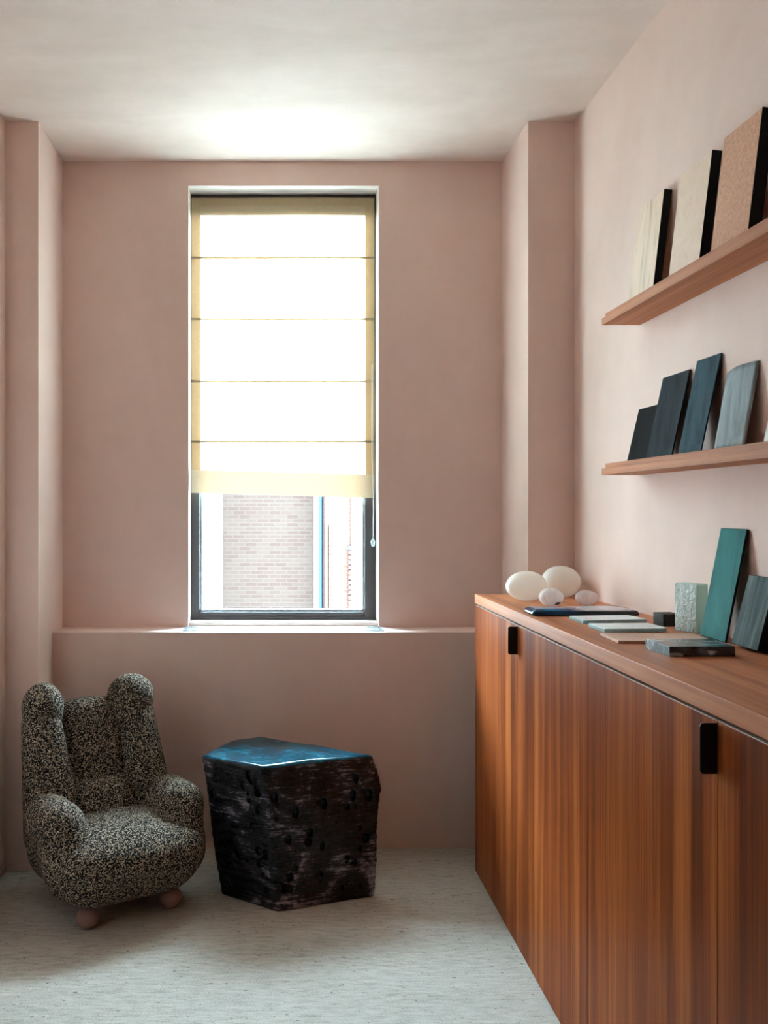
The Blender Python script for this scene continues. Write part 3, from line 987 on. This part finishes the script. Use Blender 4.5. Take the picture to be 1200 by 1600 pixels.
# ------------------------------------------------------------------ outside
def m_brick(name, c1, c2, mortar, row):
    a = Mat(name, 0.85, 0.1)
    b = a.node('ShaderNodeTexBrick')
    b.inputs['Scale'].default_value = 1.0
    b.inputs['Brick Width'].default_value = row * 3
    b.inputs['Row Height'].default_value = row
    b.inputs['Mortar Size'].default_value = row * 0.12
    b.inputs['Color1'].default_value = (*c1, 1)
    b.inputs['Color2'].default_value = (*c2, 1)
    b.inputs['Mortar'].default_value = (*mortar, 1)
    tc = a.node('ShaderNodeTexCoord')
    s = a.node('ShaderNodeSeparateXYZ')
    cb = a.node('ShaderNodeCombineXYZ')
    a.link(tc.outputs['Object'], s.inputs[0])
    a.link(a.math('ADD', s.outputs[0], s.outputs[1]), cb.inputs[0])
    a.link(s.outputs[2], cb.inputs[1])
    a.link(cb.outputs[0], b.inputs['Vector'])
    n = a.noise(1.2, 4)
    a.color(a.mix(a.math('MULTIPLY', n, 0.5), b.outputs['Color'], (0.0235, 0.0155, 0.0120)))
    return a.m
M_brickA = m_brick('weathered_pale_brick', (0.0180, 0.0090, 0.0064), (0.0225, 0.0140, 0.0104), (0.0262, 0.0180, 0.0142), 0.062)
M_brickB = m_brick('red_brick', (0.038, 0.0135, 0.0085), (0.040, 0.0175, 0.0115), (0.042, 0.026, 0.020), 0.062)
M_pipe = m_plain('blue_grey_pipe', (0.015, 0.03, 0.05), 0.6, 0.1)
M_render = m_plain('pale_render', (0.06, 0.057, 0.05), 0.8)
M_ground = m_plain('courtyard_paving', (0.12, 0.115, 0.11), 0.9)

def PX(px, Y):
    return (px - 430) * Y / 1404
OY = 14.0
bA = tag(empty('brick_building', (PX(420, OY), OY, -8)), 'pale weathered brick house seen through the lower window', 'building')
def rel(o, x0, x1, y0, y1, z0, z1):
    l = o.location
    return (x0 - l.x, x1 - l.x, y0 - l.y, y1 - l.y, z0 - l.z, z1 - l.z)
box('brick_wall', rel(bA, PX(347, OY), PX(490, OY), OY, OY + 5, -8, 4.6), M_brickA, bA)
box('corner_strip', rel(bA, PX(490, OY) + 0.001, PX(498, OY), OY - 0.03, OY + 5, -8, 4.6), M_render, bA)
box('parapet', rel(bA, PX(345, OY), PX(499, OY), OY - 0.06, OY + 5, 4.6, 4.8), M_render, bA)
tube('downpipe', [(PX(500.5, OY) - bA.location.x, -0.10, 0), (PX(500.5, OY) - bA.location.x, -0.10, 12.5)], 0.028, M_pipe, bA, 8)
OB = 13.5
bB = tag(empty('brick_annex', (PX(540, OB), OB, -8)), 'red brick annex with pale rendered corner outside the window, right side', 'building')
box('brick_wall', rel(bB, PX(507, OB), PX(548, OB), OB, OB + 4, -8, 3.2), M_brickB, bB)
box('render_pier', rel(bB, PX(548, OB) + 0.001, PX(1150, OB), OB - 0.05, OB + 4, -8, 3.2), M_render, bB)  # pier widened past the view to shade the left wall
box('brick_pilaster', rel(bB, PX(508, OB), PX(512, OB), OB - 0.05, OB - 0.001, -8, 1.25), M_brickB, bB)
box('brick_pilaster', rel(bB, PX(514, OB), PX(517, OB), OB - 0.05, OB - 0.001, -8, 1.2), M_brickB, bB)
nq = 24
for i in range(nq):
    z = -0.95 + i * 0.075
    box('quoin_brick', rel(bB, PX(544, OB), PX(551 - (i % 2) * 2, OB), OB - 0.075, OB - 0.051 + 0.05, z, z + 0.058), M_brickB, bB)
box('drain_head', rel(bB, PX(543, OB), PX(552, OB), OB - 0.12, OB - 0.052, 0.845, 0.90), M_pipe, bB)
struct(box('ground_outside', (-25, 25, 5, 40, -8.2, -8.0), M_ground))

OC = 12.0  # building mass added to keep low sky light off the right wall
bC = tag(empty('sky_blocking_building', (PX(0, OC), OC, -8)), 'pale rendered building added outside the window on the left to block low sky', 'building')
M_white_wall = m_plain('white_render', (0.30, 0.27, 0.24), 0.8)
box('sky_blocking_wall', rel(bC, PX(-1300, OC), PX(336, OC), OC, OC + 1.8, -8, 4.2), M_white_wall, bC)
box('parapet', rel(bC, PX(-1300, OC), PX(336.5, OC), OC - 0.06, OC + 1.8, 4.2, 4.4), M_white_wall, bC)
